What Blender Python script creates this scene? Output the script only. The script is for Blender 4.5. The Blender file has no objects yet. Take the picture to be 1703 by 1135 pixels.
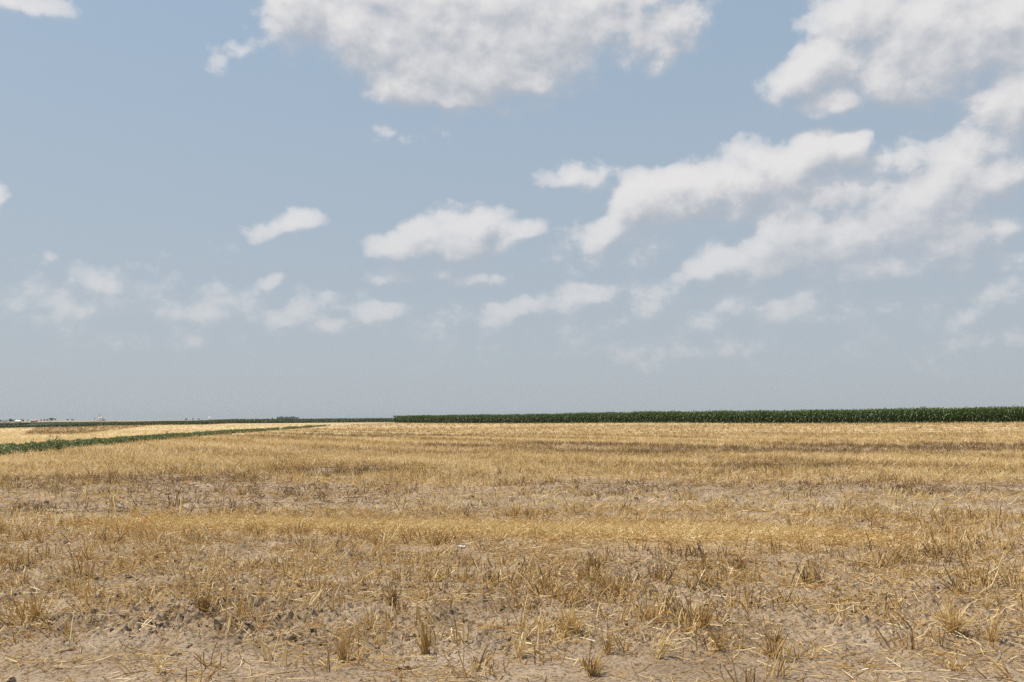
import bpy, math
import numpy as np
from mathutils import Vector

R = math.radians
rng = np.random.default_rng(7)
sc = bpy.context.scene
COL = sc.collection

# ------------------------------------------------------------------ camera
F = 1475.0                      # focal length in pixels of the 1703 px wide photograph
EYE = 1.6
PITCH = math.atan((700 - 567.5) / F)
cam_d = bpy.data.cameras.new('camera')
cam_d.sensor_width = 36.0
cam_d.lens = 36.0 * F / 1703
cam_d.clip_start = 0.05
cam_d.clip_end = 30000
cam = bpy.data.objects.new('camera', cam_d)
cam.location = (0, 0, EYE)
cam.rotation_euler = (math.pi / 2 + PITCH, 0, 0)
COL.objects.link(cam)
sc.camera = cam


def ray(px, py):
    xc = (px - 851.5) / F
    yc = (567.5 - py) / F
    return np.array([xc, math.cos(PITCH) - math.sin(PITCH) * yc, math.sin(PITCH) + math.cos(PITCH) * yc])


def az_el(px, py):
    d = ray(px, py)
    d = d / np.linalg.norm(d)
    return math.atan2(d[0], d[1]), math.asin(d[2])


# ------------------------------------------------------------------ noise
def _hash(ix, iy, seed):
    h = (ix.astype(np.int64) * 374761393 + iy.astype(np.int64) * 668265263 + seed * 1274126177) & 0xFFFFFFFF
    h = ((h ^ (h >> 13)) * 1274126177) & 0xFFFFFFFF
    h = h ^ (h >> 16)
    return h


def perlin(x, y, seed=0):
    x = np.asarray(x, float); y = np.asarray(y, float)
    ix = np.floor(x); iy = np.floor(y)
    fx = x - ix; fy = y - iy
    u = fx * fx * fx * (fx * (fx * 6 - 15) + 10)
    v = fy * fy * fy * (fy * (fy * 6 - 15) + 10)

    def g(ox, oy):
        a = _hash(ix + ox, iy + oy, seed) * (2 * math.pi / 4294967296.0)
        return np.cos(a) * (fx - ox) + np.sin(a) * (fy - oy)
    a = g(0, 0); b = g(1, 0); c = g(0, 1); d = g(1, 1)
    return ((a + u * (b - a)) + v * ((c + u * (d - c)) - (a + u * (b - a)))) * 1.4


def fbm(x, y, seed=0, octaves=4, gain=0.5):
    s = 0; a = 1; t = 0
    for k in range(octaves):
        s = s + a * perlin(x * 2 ** k, y * 2 ** k, seed + 17 * k)
        t += a; a *= gain
    return s / t * 1.4


def sstep(a, b, x):
    t = np.clip((np.asarray(x, float) - a) / (b - a), 0, 1)
    return t * t * (3 - 2 * t)


# ------------------------------------------------------------------ terrain
TT = np.array([-1.5, -.58, -.51, -.44, -.374, -.31, -.13, .2, .58, 1.5])
DD = np.array([0, 60, 100, 136, 200, 307, 550, 1000, 2000, 3500, 9000], float)
ZZ = np.array([
    [0, 0, 0, 0, -.05, -.8, -2.7, -2.9, -2.6, -2.6, -3.0],
    [0, 0, 0, 0, -.05, -.8, -2.7, -2.9, -2.6, -2.6, -3.0],
    [0, 0, 0, .0, 0, -.3, -2.3, -2.0, .2, .6, 0],
    [0, 0, 0, .02, .1, .1, -1.9, -1.5, 1.3, 1.2, .5],
    [0, 0, .03, .08, .2, .25, -1.3, -.6, 2.4, 2.2, 1.5],
    [0, 0, .1, .15, .3, .35, -.1, .6, 3.4, 3.2, 2.5],
    [0, 0, .1, .25, .6, .8, .5, 1.2, 2.4, 2.6, 2.5],
    [0, .1, .4, .75, 1.1, 1.2, 1.2, 1.3, 1.5, 1.5, 1.5],
    [0, .15, .6, 1.2, 1.25, 1.3, 1.3, 1.3, 1.4, 1.4, 1.5],
    [0, .15, .6, 1.2, 1.25, 1.3, 1.3, 1.3, 1.4, 1.4, 1.5]])


def macro_z(X, Y):
    X = np.asarray(X, float); Y = np.asarray(Y, float)
    d = np.hypot(X, Y)
    t = np.clip(np.where(Y > 1e-3, X / np.maximum(Y, 1e-3), np.sign(X) * 1.5), -1.5, 1.5)
    i = np.clip(np.searchsorted(TT, t, 'right') - 1, 0, len(TT) - 2)
    j = np.clip(np.searchsorted(DD, d, 'right') - 1, 0, len(DD) - 2)
    u = np.clip((t - TT[i]) / (TT[i + 1] - TT[i]), 0, 1); u = u * u * (3 - 2 * u)
    v = np.clip((d - DD[j]) / (DD[j + 1] - DD[j]), 0, 1)
    return (ZZ[i, j] * (1 - u) * (1 - v) + ZZ[i + 1, j] * u * (1 - v) + ZZ[i, j + 1] * (1 - u) * v + ZZ[i + 1, j + 1] * u * v)


def rough_mask(X, Y):
    m = 0.72 + 0.5 * fbm(X / 1.6, Y / 1.1, 5, 3)
    m = m + .45 * soil_band(X, Y)
    m = m * (1 - .85 * sstep(6.9, 5.9, Y - .35 * perlin(X * .6, X * 0 + 3.3, 9) + .05 * X))
    m = m * (1 - .8 * bare_strip(X, Y))
    return np.clip(m, 0.1, 1.2)


def soil_band(X, Y):            # thin, cloddy stretches of the field
    w = Y + 1.2 * fbm(X / 5, Y / 4, 21, 2) + .05 * X
    b = sstep(15.3, 16.6, w) * sstep(22.5, 20.0, w)
    return b * np.clip(.75 + 1.0 * fbm(X / 3.5, Y / 1.5, 23, 3), 0, 1)


def windrow(X, Y):              # the band of bright straw the combine dropped
    c = 13.5 - .16 * (X + 4) + .25 * perlin(X * .5, X * 0, 31)
    w = .72 + .25 * perlin(X * .4, X * 0 + 7.7, 33)
    return np.exp(-((Y - c) / w) ** 2) * sstep(-7.0, -4.6, X) * sstep(5.6, 3.8, X)


def bare_strip(X, Y):
    c = 11.15 + .2 * perlin(X * .7, X * 0, 41) - .03 * X
    return np.exp(-((Y - c) / .42) ** 4) * (sstep(-.6, 1.2, X) * sstep(4.2, 3.0, X) + .5 * sstep(-3.2, -2, X) * sstep(-.2, -.9, X))


def ground_z(X, Y, micro=True):
    X = np.asarray(X, float); Y = np.asarray(Y, float)
    z = macro_z(X, Y)
    d = np.hypot(X, Y)
    z = z + .035 * perlin(X / 2.3, Y / 2.3, 3) * sstep(90, 30, d)
    if micro:
        m = rough_mask(X, Y) * sstep(34, 22, d)
        wx = X + .05 * perlin(X * 5, Y * 5, 61); wy = Y + .05 * perlin(X * 5, Y * 5, 62)
        l1 = np.abs(perlin(wx / .19, wy / .19, 63))
        l2 = np.abs(perlin(wx / .075, wy / .075, 64))
        l4 = np.abs(perlin(wx / .034, wy / .034, 66)) * sstep(14, 9, d)
        l3 = perlin(X / .4, Y / .4, 65)
        z = z + m * (.07 * l1 + .085 * l2 + .03 * l3 + .045 * l4)
    return z


# the line of the corn front, the crop strip and the far band
C0 = np.array([-41., 307.]); C1 = np.array([78., 136.])
CD = (C1 - C0) / np.linalg.norm(C1 - C0)
CN = np.array([-CD[1], CD[0]])           # away from the camera
STRIP = np.array([[-24.2, 33.], [-24.8, 43], [-26.4, 52], [-28.7, 65], [-31.6, 85], [-33.8, 110], [-37.5, 155], [-39.5, 200], [-41, 235]])


def strip_x(Y):
    return np.interp(Y, STRIP[:, 1], STRIP[:, 0])


# ------------------------------------------------------------------ mesh helpers
def raw_mesh(name, V, faces, attrs=None, smooth=False):
    """V (n,3); faces: list of (m,k) index arrays"""
    me = bpy.data.meshes.new(name)
    V = np.ascontiguousarray(V, np.float32)
    me.vertices.add(len(V)); me.vertices.foreach_set('co', V.ravel())
    idx = np.concatenate([f.ravel() for f in faces]).astype(np.int32)
    cnt = np.concatenate([np.full(len(f), f.shape[1]) for f in faces]).astype(np.int32)
    st = np.concatenate([[0], np.cumsum(cnt)[:-1]]).astype(np.int32)
    me.loops.add(len(idx)); me.loops.foreach_set('vertex_index', idx)
    me.polygons.add(len(cnt)); me.polygons.foreach_set('loop_start', st)
    me.update(calc_edges=True)
    me.polygons.foreach_set('use_smooth', np.full(len(cnt), smooth, bool))
    for k, a in (attrs or {}).items():
        at = me.attributes.new(k, 'FLOAT', 'POINT')
        at.data.foreach_set('value', np.ascontiguousarray(a, np.float32))
    return me


def link(name, me, mat, parent=None, **props):
    o = bpy.data.objects.new(name, me)
    if mat:
        me.materials.append(mat)
    COL.objects.link(o)
    if parent:
        o.parent = parent
    for k, v in props.items():
        if v is not None:
            o[k] = v
    return o


def empty(name, loc, label, category, group=None, rz=0):
    o = bpy.data.objects.new(name, None)
    o.location = loc; o.rotation_euler = (0, 0, rz)
    COL.objects.link(o)
    o['label'] = label; o['category'] = category
    if group:
        o['group'] = group
    return o


class Shape:
    """collects simple solids into one mesh"""
    def __init__(s):
        s.V = []; s.F = {}; s.n = 0

    def add(s, V, F):
        for f in F:
            s.F.setdefault(len(f), []).append([i + s.n for i in f])
        s.V += [tuple(v) for v in V]; s.n += len(V)
        return s

    def box(s, x0, x1, y0, y1, z0, z1):
        V = [(x, y, z) for z in (z0, z1) for y in (y0, y1) for x in (x0, x1)]
        return s.add(V, [(0, 2, 3, 1), (4, 5, 7, 6), (0, 1, 5, 4), (2, 6, 7, 3), (0, 4, 6, 2), (1, 3, 7, 5)])

    def lathe(s, cx, cy, prof, n=20):
        V = []; Fs = []
        for r, z in prof:
            for k in range(n):
                a = 2 * math.pi * k / n
                V.append((cx + r * math.cos(a), cy + r * math.sin(a), z))
        for j in range(len(prof) - 1):
            for k in range(n):
                k2 = (k + 1) % n
                Fs.append((j * n + k, j * n + k2, (j + 1) * n + k2, (j + 1) * n + k))
        Fs.append(tuple(range(n))[::-1]); Fs.append(tuple((len(prof) - 1) * n + k for k in range(n)))
        return s.add(V, Fs)

    def gable(s, x0, x1, y0, y1, z0, z1, ov=.4):
        x0 -= ov; x1 += ov; y0 -= ov; y1 += ov; ym = (y0 + y1) / 2
        V = [(x0, y0, z0), (x1, y0, z0), (x1, y1, z0), (x0, y1, z0), (x0, ym, z1), (x1, ym, z1)]
        return s.add(V, [(0, 1, 5, 4), (2, 3, 4, 5), (0, 4, 3), (1, 2, 5), (0, 3, 2, 1)])

    def mesh(s, name, smooth=False):
        return raw_mesh(name, np.array(s.V), [np.array(f) for f in s.F.values()], smooth=smooth)


def straw_tubes(P0, P1, P2, w0, w1, tone):
    """three-sided stems through three points each"""
    n = len(P0)
    T = P2 - P0
    T = T / np.maximum(np.linalg.norm(T, axis=1, keepdims=True), 1e-6)
    ref = np.where(np.abs(T[:, 2:3]) > .8, np.array([[1., 0, 0]]), np.array([[0, 0, 1.]]))
    U = np.cross(T, ref); U /= np.linalg.norm(U, axis=1, keepdims=True)
    W = np.cross(T, U)
    rings = []
    ph = rng.random(n) * 6.28
    for P, w in ((P0, w0), (P1, (w0 + w1) / 2), (P2, w1)):
        for k in range(3):
            a = ph + k * 2.0944
            rings.append(P + (U * np.cos(a)[:, None] + W * np.sin(a)[:, None]) * (np.asarray(w) * np.ones(n))[:, None] * .5)
    V = np.stack(rings, 1).reshape(-1, 3)
    b = (np.arange(n) * 9)[:, None]
    fs = []
    for j in (0, 3):
        for k in range(3):
            k2 = (k + 1) % 3
            fs.append(np.concatenate([b + j + k, b + j + k2, b + j + 3 + k2, b + j + 3 + k], 1))
    Q = np.concatenate(fs, 0)
    C = np.concatenate([b + 6, b + 7, b + 8], 1)
    return V, [Q, C], np.repeat(tone, 9)


def straw_ribbons(P0, P1, w, tone):
    n = len(P0)
    T = P1 - P0
    a = rng.random(n) * 6.28
    rv = np.stack([np.cos(a), np.sin(a), .3 * rng.standard_normal(n)], 1)
    S = np.cross(T, rv); S /= np.maximum(np.linalg.norm(S, axis=1, keepdims=True), 1e-6)
    S = S * (np.asarray(w) * np.ones(n))[:, None] * .5
    V = np.stack([P0 - S, P0 + S, P1 + S * .8, P1 - S * .8], 1).reshape(-1, 3)
    b = (np.arange(n) * 4)[:, None]
    return V, [np.concatenate([b, b + 1, b + 2, b + 3], 1)], np.repeat(tone, 4)


def join(parts):
    V = []; F4 = []; F3 = []; A = []; n = 0
    for v, fs, a in parts:
        V.append(v); A.append(a)
        for f in fs:
            (F4 if f.shape[1] == 4 else F3).append(f + n)
        n += len(v)
    fs = ([np.concatenate(F4)] if F4 else []) + ([np.concatenate(F3)] if F3 else [])
    return np.concatenate(V), fs, np.concatenate(A)


# ------------------------------------------------------------------ materials
def new_mat(name):
    m = bpy.data.materials.new(name); m.use_nodes = True
    nt = m.node_tree
    for n in list(nt.nodes):
        nt.nodes.remove(n)
    out = nt.nodes.new('ShaderNodeOutputMaterial')
    return m, nt, out


def N(nt, typ, **kw):
    n = nt.nodes.new(typ)
    for k, v in kw.items():
        if k.startswith('i_'):
            key = k[2:]
            n.inputs[int(key) if key.isdigit() else key].default_value = v
        else:
            setattr(n, k, v)
    return n


def ramp(nt, stops):
    r = nt.nodes.new('ShaderNodeValToRGB')
    e = r.color_ramp.elements
    while len(e) < len(stops):
        e.new(.5)
    for el, (p, c) in zip(e, stops):
        el.position = p; el.color = (*c, 1)
    return r


def mixc(nt, fac, a, b):
    m = nt.nodes.new('ShaderNodeMix'); m.data_type = 'RGBA'
    for sock, v in ((m.inputs[0], fac), (m.inputs[6], a), (m.inputs[7], b)):
        if isinstance(v, bpy.types.NodeSocket):
            nt.links.new(v, sock)
        elif isinstance(v, (int, float)):
            sock.default_value = v
        else:
            sock.default_value = (*v, 1)
    return m.outputs[2]


def attr(nt, name):
    return N(nt, 'ShaderNodeAttribute', attribute_name=name).outputs['Fac']


def simple_mat(name, col, rough=.7, var=.15, scale=3.0, metal=0.0):
    m, nt, out = new_mat(name)
    p = N(nt, 'ShaderNodeBsdfPrincipled')
    tc = N(nt, 'ShaderNodeTexCoord')
    no = N(nt, 'ShaderNodeTexNoise', i_Scale=scale, i_Detail=5.0)
    nt.links.new(tc.outputs['Object'], no.inputs['Vector'])
    c = mixc(nt, no.outputs['Fac'], [x * (1 - var) for x in col], [min(1, x * (1 + var)) for x in col])
    nt.links.new(c, p.inputs['Base Color'])
    p.inputs['Roughness'].default_value = rough
    p.inputs['Metallic'].default_value = metal
    nt.links.new(p.outputs[0], out.inputs[0])
    return m


def leaf_mat(name, stops, rough=.45, trans=.35, spec=.4):
    m, nt, out = new_mat(name)
    r = ramp(nt, stops)
    nt.links.new(attr(nt, 'tone'), r.inputs[0])
    p = N(nt, 'ShaderNodeBsdfPrincipled')
    nt.links.new(r.outputs[0], p.inputs['Base Color'])
    p.inputs['Roughness'].default_value = rough
    p.inputs['Specular IOR Level'].default_value = spec
    t = N(nt, 'ShaderNodeBsdfTranslucent')
    nt.links.new(r.outputs[0], t.inputs['Color'])
    mx = N(nt, 'ShaderNodeMixShader'); mx.inputs[0].default_value = trans
    nt.links.new(p.outputs[0], mx.inputs[1]); nt.links.new(t.outputs[0], mx.inputs[2])
    nt.links.new(mx.outputs[0], out.inputs[0])
    return m


STRAW_STOPS = [(0.0, (.155, .10, .052)), (.25, (.33, .205, .082)), (.5, (.59, .39, .145)), (.75, (.76, .55, .225)), (1.0, (.88, .745, .46))]
M_STRAW = leaf_mat('straw', STRAW_STOPS, .42, .35, .5)
M_CORN = leaf_mat('corn_leaf', [(0, (.020, .036, .006)), (.5, (.052, .092, .012)), (.9, (.14, .205, .032)), (1.0, (.28, .27, .10))], .42, .3, .45)
M_WEED = leaf_mat('crop_leaf', [(0, (.075, .10, .033)), (.6, (.18, .225, .075)), (1, (.32, .33, .15))], .5, .3)
M_TREE = leaf_mat('tree_leaf', [(0, (.03, .05, .02)), (1, (.07, .10, .035))], .6, .25)
M_BARK = simple_mat('bark', (.10, .075, .05), .9)
M_WHITE = simple_mat('white_concrete', (.78, .77, .73), .75, .06, .3)
M_WHITE2 = simple_mat('white_paint', (.80, .79, .77), .6, .05, .5)
M_CREAM = simple_mat('cream_paint', (.74, .69, .52), .7, .06, .5)
M_ROOF = simple_mat('grey_shingle', (.16, .155, .16), .85, .2, .8)
M_RED = simple_mat('faded_red_metal', (.48, .20, .17), .55, .1, .5)
M_TEAL = simple_mat('teal_metal', (.17, .36, .36), .5, .1, .5)
M_STEEL = simple_mat('galvanised_steel', (.42, .44, .46), .45, .1, .5, .4)
M_DARKSTEEL = simple_mat('dark_steel', (.14, .15, .16), .6, .1, .5, .3)
M_GLASS = simple_mat('dark_glass', (.03, .035, .04), .1, .1, 1)
M_PAPER = simple_mat('white_paper', (.82, .82, .80), .8, .04, 20)
M_TWIG = simple_mat('grey_twig', (.40, .34, .28), .85, .25, 30)


def soil_nodes(nt):
    """dry pinkish-beige soil with lighter crust and darker crumbs"""
    geo = N(nt, 'ShaderNodeNewGeometry')
    n1 = N(nt, 'ShaderNodeTexNoise', i_Scale=1.1, i_Detail=6.0, i_Roughness=.6)
    n2 = N(nt, 'ShaderNodeTexNoise', i_Scale=34.0, i_Detail=8.0, i_Roughness=.7)
    for n in (n1, n2):
        nt.links.new(geo.outputs['Position'], n.inputs['Vector'])
    r1 = ramp(nt, [(.3, (.275, .20, .13)), (.52, (.375, .288, .197)), (.72, (.485, .392, .288))])
    nt.links.new(n1.outputs['Fac'], r1.inputs[0])
    r2 = ramp(nt, [(.40, (.42, .37, .34)), (.49, (.92, .90, .88)), (.66, (1.15, 1.13, 1.1))])
    nt.links.new(n2.outputs['Fac'], r2.inputs[0])
    mm = nt.nodes.new('ShaderNodeMix'); mm.data_type = 'RGBA'; mm.blend_type = 'MULTIPLY'; mm.inputs[0].default_value = 1
    nt.links.new(r1.outputs[0], mm.inputs[6]); nt.links.new(r2.outputs[0], mm.inputs[7])
    return geo, n2, mm.outputs[2]


def make_soil():
    m, nt, out = new_mat('dry_soil')
    geo, n2, soil = soil_nodes(nt)
    sx = N(nt, 'ShaderNodeMapping'); sx.inputs['Scale'].default_value = (1, 1, 1)
    nt.links.new(geo.outputs['Position'], sx.inputs['Vector'])
    # straw litter and stubble seen from afar
    n3 = N(nt, 'ShaderNodeTexNoise', i_Scale=2.2, i_Detail=9.0, i_Roughness=.75)
    nt.links.new(geo.outputs['Position'], n3.inputs['Vector'])
    rs = ramp(nt, [(.30, (.30, .19, .075)), (.5, (.48, .32, .135)), (.7, (.64, .47, .23))])
    nt.links.new(n3.outputs['Fac'], rs.inputs[0])
    rd = ramp(nt, [(.3, (.25, .165, .07)), (.5, (.34, .235, .105)), (.72, (.45, .325, .16))])
    nt.links.new(n3.outputs['Fac'], rd.inputs[0])
    st = mixc(nt, attr(nt, 'dark'), rs.outputs[0], rd.outputs[0])
    c = mixc(nt, attr(nt, 'straw'), soil, st)
    pl = ramp(nt, [(.3, (.47, .355, .20)), (.5, (.57, .445, .265)), (.7, (.65, .535, .35))]); nt.links.new(n3.outputs['Fac'], pl.inputs[0])
    c = mixc(nt, attr(nt, 'pale'), c, pl.outputs[0])
    c = mixc(nt, attr(nt, 'tan'), c, (.40, .27, .15))
    c = mixc(nt, attr(nt, 'green'), c, (.045, .075, .035))
    p = N(nt, 'ShaderNodeBsdfPrincipled', i_Roughness=.95)
    p.inputs['Specular IOR Level'].default_value = .15
    nt.links.new(c, p.inputs['Base Color'])
    b = N(nt, 'ShaderNodeBump', i_Strength=.8, i_Distance=.035)
    nt.links.new(n2.outputs['Fac'], b.inputs['Height'])
    nt.links.new(b.outputs[0], p.inputs['Normal'])
    nt.links.new(p.outputs[0], out.inputs[0])
    return m


M_SOIL = make_soil()


def make_clod():
    m, nt, out = new_mat('soil_clod')
    geo, n2, soil = soil_nodes(nt)
    p = N(nt, 'ShaderNodeBsdfPrincipled', i_Roughness=.95)
    p.inputs['Specular IOR Level'].default_value = .15
    nt.links.new(soil, p.inputs['Base Color'])
    b = N(nt, 'ShaderNodeBump', i_Strength=.35, i_Distance=.008)
    nt.links.new(n2.outputs['Fac'], b.inputs['Height']); nt.links.new(b.outputs[0], p.inputs['Normal'])
    nt.links.new(p.outputs[0], out.inputs[0])
    return m


M_CLOD = make_clod()

# ------------------------------------------------------------------ ground sheet
AH = .76
ang = np.concatenate([np.linspace(-AH, AH, 760), np.linspace(AH, 2 * math.pi - AH, 70)[1:-1]])
rad = [.35]
while rad[-1] < 8200:
    r_ = rad[-1]
    rad.append(r_ + .3 if r_ < 4.2 else r_ * (1.002 if r_ < 13 else 1.004 if r_ < 30 else 1.011))
rad = np.array(rad)
na, nr = len(ang), len(rad)
RR, AA = np.meshgrid(rad, ang, indexing='ij')
GX = (RR * np.sin(AA)).ravel(); GY = (RR * np.cos(AA)).ravel()
GZ = ground_z(GX, GY)
i, j = np.meshgrid(np.arange(nr - 1), np.arange(na), indexing='ij')
a = (i * na + j).ravel(); b = (i * na + (j + 1) % na).ravel()
quads = np.stack([a, a + na, b + na, b], 1)
V = np.concatenate([np.stack([GX, GY, GZ], 1), [[0, 0, 0]]])
tri = np.stack([np.full(na, nr * na), np.arange(na), (np.arange(na) + 1) % na], 1)


def worn(X, Y):
    """patches of older, darker stubble"""
    m = 0
    for px, py, rx, ry in ((340, 812, 4.6, 2.6), (470, 835, 3.0, 1.4), (560, 783, 2.2, 2.2), (1420, 818, 6.5, 1.5), (1050, 812, 3.2, 1.4), (1290, 752, 11, 4.0),
                           (1600, 748, 10, 4.2), (150, 850, 2.4, .9), (1270, 778, 2.6, 1.7), (900, 742, 8, 4), (620, 726, 12, 6), (230, 800, 4, 2)):
        k = EYE * F / (py - 700)
        cx = (px - 851.5) / F * k
        m = np.maximum(m, np.exp(-(((X - cx) / rx) ** 2 + ((Y - k) / ry) ** 2)))
    return np.clip(m * (1 + .9 * fbm(X / 2.2, Y / 1.5, 77, 3)), 0, 1)


def drill(X, Y):
    """swaths left by the combine, parallel to the corn, -1..1"""
    w = -((X - C0[0]) * CN[0] + (Y - C0[1]) * CN[1])
    w = w + 1.2 * perlin(X / 40, Y / 40, 75)
    return np.sin(w * 2 * math.pi / 7.6 + 1.5 * np.sin(w / 11)) * sstep(150, 95, w) * sstep(-1, 2, X - strip_x(Y))


def field_tone(X, Y):
    """slow changes of ripeness and wear across the field, -1..1"""
    t = .55 * fbm(X / 14, Y / 5, 71, 3) + .35 * fbm(X / 4, Y / 1.6, 72, 3)
    pale = np.exp(-((Y - 60 - .15 * X) / 7) ** 2) * .45 + np.exp(-((Y - 36 - .1 * X) / 3) ** 2) * .4
    stripes = .55 * drill(X, Y)
    return np.clip(1.25 * t - 1.45 * worn(X, Y) + pale + stripes, -1, 1)


def dark_patch(X, Y):           # the block of darker, older stubble on the left
    # corners found on the ground plane beyond the crop strip
    t = X / np.maximum(Y, 1); row = 700 + F * (EYE - macro_z(X, Y)) / np.maximum(Y, 1)
    left = 40 + (722 - row) * 2.2
    right = 130 + (724 - row) * 8.0
    px = 851.5 + F * t
    return sstep(706, 709.5, row) * sstep(724, 722.5, row) * sstep(left - 2, left + 4, px) * sstep(right + 6, right - 10, px) * (Y > 70)


gd = np.hypot(GX, GY)
gt = np.where(GY > 1, GX / np.maximum(GY, 1), np.sign(GX) * 2)
ft = field_tone(GX, GY)
straw = sstep(24, 95, gd) * .72 + .1 * sstep(6, 12, gd)
straw = np.clip(straw + .25 * ft * sstep(15, 40, gd) + .6 * windrow(GX, GY) - .5 * soil_band(GX, GY), 0, .93)
straw = np.where(gd > 130, .9, straw)
dark = np.clip(.35 - .8 * ft * sstep(15, 40, gd), 0, .9) * sstep(12, 30, gd)
dp = dark_patch(GX, GY)
leftfield = sstep(.5, -1.5, GX - strip_x(GY)) * (GY > 30)
dark = dark * (1 - .7 * leftfield) * (1 - np.clip(windrow(GX, GY), 0, 1))
straw = np.maximum(straw, leftfield * .9)
dark = np.maximum(dark, dp)
pale = np.clip(.9 * windrow(GX, GY) + .62 * leftfield + (.4 + .4 * drill(GX, GY)) * sstep(60, 110, gd) * (1 - .8 * worn(GX, GY)), 0, .9) * (1 - dp)
tan = sstep(620, 700, gd) * sstep(.05, -.05, gt + .2) + 0 * gd
green = np.maximum(sstep(545, 560, gd) * sstep(700, 690, gd) * (gt < .2), sstep(560, 600, gd) * sstep(-.2, -.1, gt))
green = np.maximum(green, sstep(990, 1000, gd) * sstep(1300, 1250, gd) * (gt < -.36))
z1 = lambda q: np.concatenate([q, q[:1]])
me = raw_mesh('ground', V, [quads, tri], {'straw': z1(straw), 'dark': z1(dark), 'tan': z1(tan), 'pale': z1(pale), 'green': z1(green)}, smooth=True)
link('ground', me, M_SOIL, kind='structure', label='dry beige field soil with stubble running to the horizon')


# ------------------------------------------------------------------ stubble and straw
def polar(n, r0, r1, half=.74):
    r = np.sqrt(rng.random(n) * (r1 * r1 - r0 * r0) + r0 * r0)
    a = (rng.random(n) * 2 - 1) * half
    return r * np.sin(a), r * np.cos(a)


def area(r0, r1, half=.74):
    return half * (r1 * r1 - r0 * r0)


def allowed(X, Y):
    ok = ~((np.abs(X - strip_x(Y)) < 1.15) & (Y > 25) & (Y < 215))
    ok &= ((np.stack([X, Y], 1) - C0) @ CN) < -.6
    return ok


def stand(X, Y):
    """how thickly the stubble stands"""
    s = .55 + 1.1 * fbm(X / 1.3, Y / 1.0, 81, 3) + .5 * fbm(X / 5, Y / 3, 82, 2)
    s = s * (.5 + .5 * sstep(6.0, 9.5, Y)) * sstep(5.2, 6.8, Y - .5 * perlin(X * .5, X * 0 + 1.1, 83) + .06 * X)
    s = s * (1 - .95 * bare_strip(X, Y)) * (1 - .4 * soil_band(X, Y)) * (1 - .75 * windrow(X, Y))
    s = s + .35 * np.exp(-((Y - 12.4) / 1.6) ** 2) * (sstep(-1.2, -2.6, X) + sstep(2.6, 4.2, X))
    s = s + (.3 + .5 * fbm(X / 6, Y / 3.5, 84, 2)) * sstep(22, 26, Y) * sstep(75, 40, Y) + .3 * sstep(3, 7, X) * np.exp(-((Y - 13) / 2.5) ** 2)
    return np.clip(s, .04, 1.3)


def litter(X, Y):
    s = .4 + .8 * fbm(X / .9, Y / .7, 91, 3)
    s = s * (1 - .2 * sstep(9.5, 7.0, Y)) * (1 - .6 * sstep(6.8, 5.4, Y + .06 * X)) * (1 - .75 * bare_strip(X, Y)) * (1 - .3 * soil_band(X, Y))
    return np.clip(s, .05, 1.2) + 2.8 * windrow(X, Y)


def tuft_stems(cx, cy, per, hmean, spread, lean, tone_c, tvar=.2, tilt=.26):
    """stems of many tufts at once: returns base, mid and tip points with their tone"""
    k = rng.poisson(per, len(cx)) + 3
    idx = np.repeat(np.arange(len(cx)), k)
    n = len(idx)
    bx = cx[idx] + rng.standard_normal(n) * spread
    by = cy[idx] + rng.standard_normal(n) * spread * .8
    hz = (hmean[idx] * np.exp(rng.standard_normal(n) * .3))
    la = rng.random(len(cx)) * 6.28; lm = np.abs(rng.standard_normal(len(cx))) * lean
    ta = rng.random(n) * 6.28
    tm = np.abs(rng.standard_normal(n)) * tilt + (rng.random(n) < .16) * rng.random(n) * 1.1
    dx = np.sin(tm) * np.cos(ta) + lm[idx] * np.cos(la[idx]) + 2.0 * (bx - cx[idx])
    dy = np.sin(tm) * np.sin(ta) + lm[idx] * np.sin(la[idx]) + 2.0 * (by - cy[idx])
    dz = np.maximum(np.cos(tm), .12)
    D = np.stack([dx, dy, dz], 1); D /= np.linalg.norm(D, axis=1, keepdims=True)
    B = np.stack([bx, by, ground_z(bx, by) - .012], 1)
    bend = np.stack([rng.standard_normal(n), rng.standard_normal(n), -np.abs(rng.standard_normal(n))], 1) * (.05 * hz)[:, None]
    Mid = B + D * (hz * .55)[:, None]
    Tip = B + D * hz[:, None] + bend
    tone = np.clip(tone_c[idx] + rng.standard_normal(n) * tvar, 0, 1)
    return B, Mid, Tip, tone


def tone_of(X, Y):
    base = .65 + .44 * field_tone(X, Y) - .22 * worn(X, Y)
    # weathered brown tufts among golden ones
    w = (rng.random(len(X)) < .30 + .7 * fbm(X / 1.4, Y / 1.0, 86, 2) - .12 * np.clip(windrow(X, Y), 0, 1))
    base = np.where(w, base - .31 + .1 * sstep(11, 7, Y), base)
    gold = np.clip(1.2 * windrow(X, Y) + .2 * np.exp(-((Y - 12.6) / 1.8) ** 2), 0, .9)
    base = base * (1 - gold) + .88 * gold
    return np.clip(base + .08 * rng.standard_normal(len(X)), .04, .95)


def pick(X, Y, dens, mx):
    k = (rng.random(len(X)) * mx < dens) & allowed(X, Y)
    return X[k], Y[k]


def lying(X, Y, length, lift, tone):
    n = len(X)
    a = rng.random(n) * math.pi
    L = length * np.exp(rng.standard_normal(n) * .4)
    dx = np.cos(a) * L / 2; dy = np.sin(a) * L / 2
    up = (rng.random(n) < .45) * rng.random(n) * L * .75
    A = np.stack([X - dx * (1 - up / L), Y - dy * (1 - up / L), ground_z(X - dx, Y - dy) + rng.random(n) * lift + .004 + up], 1)
    B = np.stack([X + dx, Y + dy, ground_z(X + dx, Y + dy) + rng.random(n) * lift + .004], 1)
    Mz = np.maximum(ground_z(X, Y) + .004, (A[:, 2] + B[:, 2]) / 2)
    M = np.stack([X, Y, Mz], 1)
    return A, M, B


stub = []; loose = []
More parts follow.
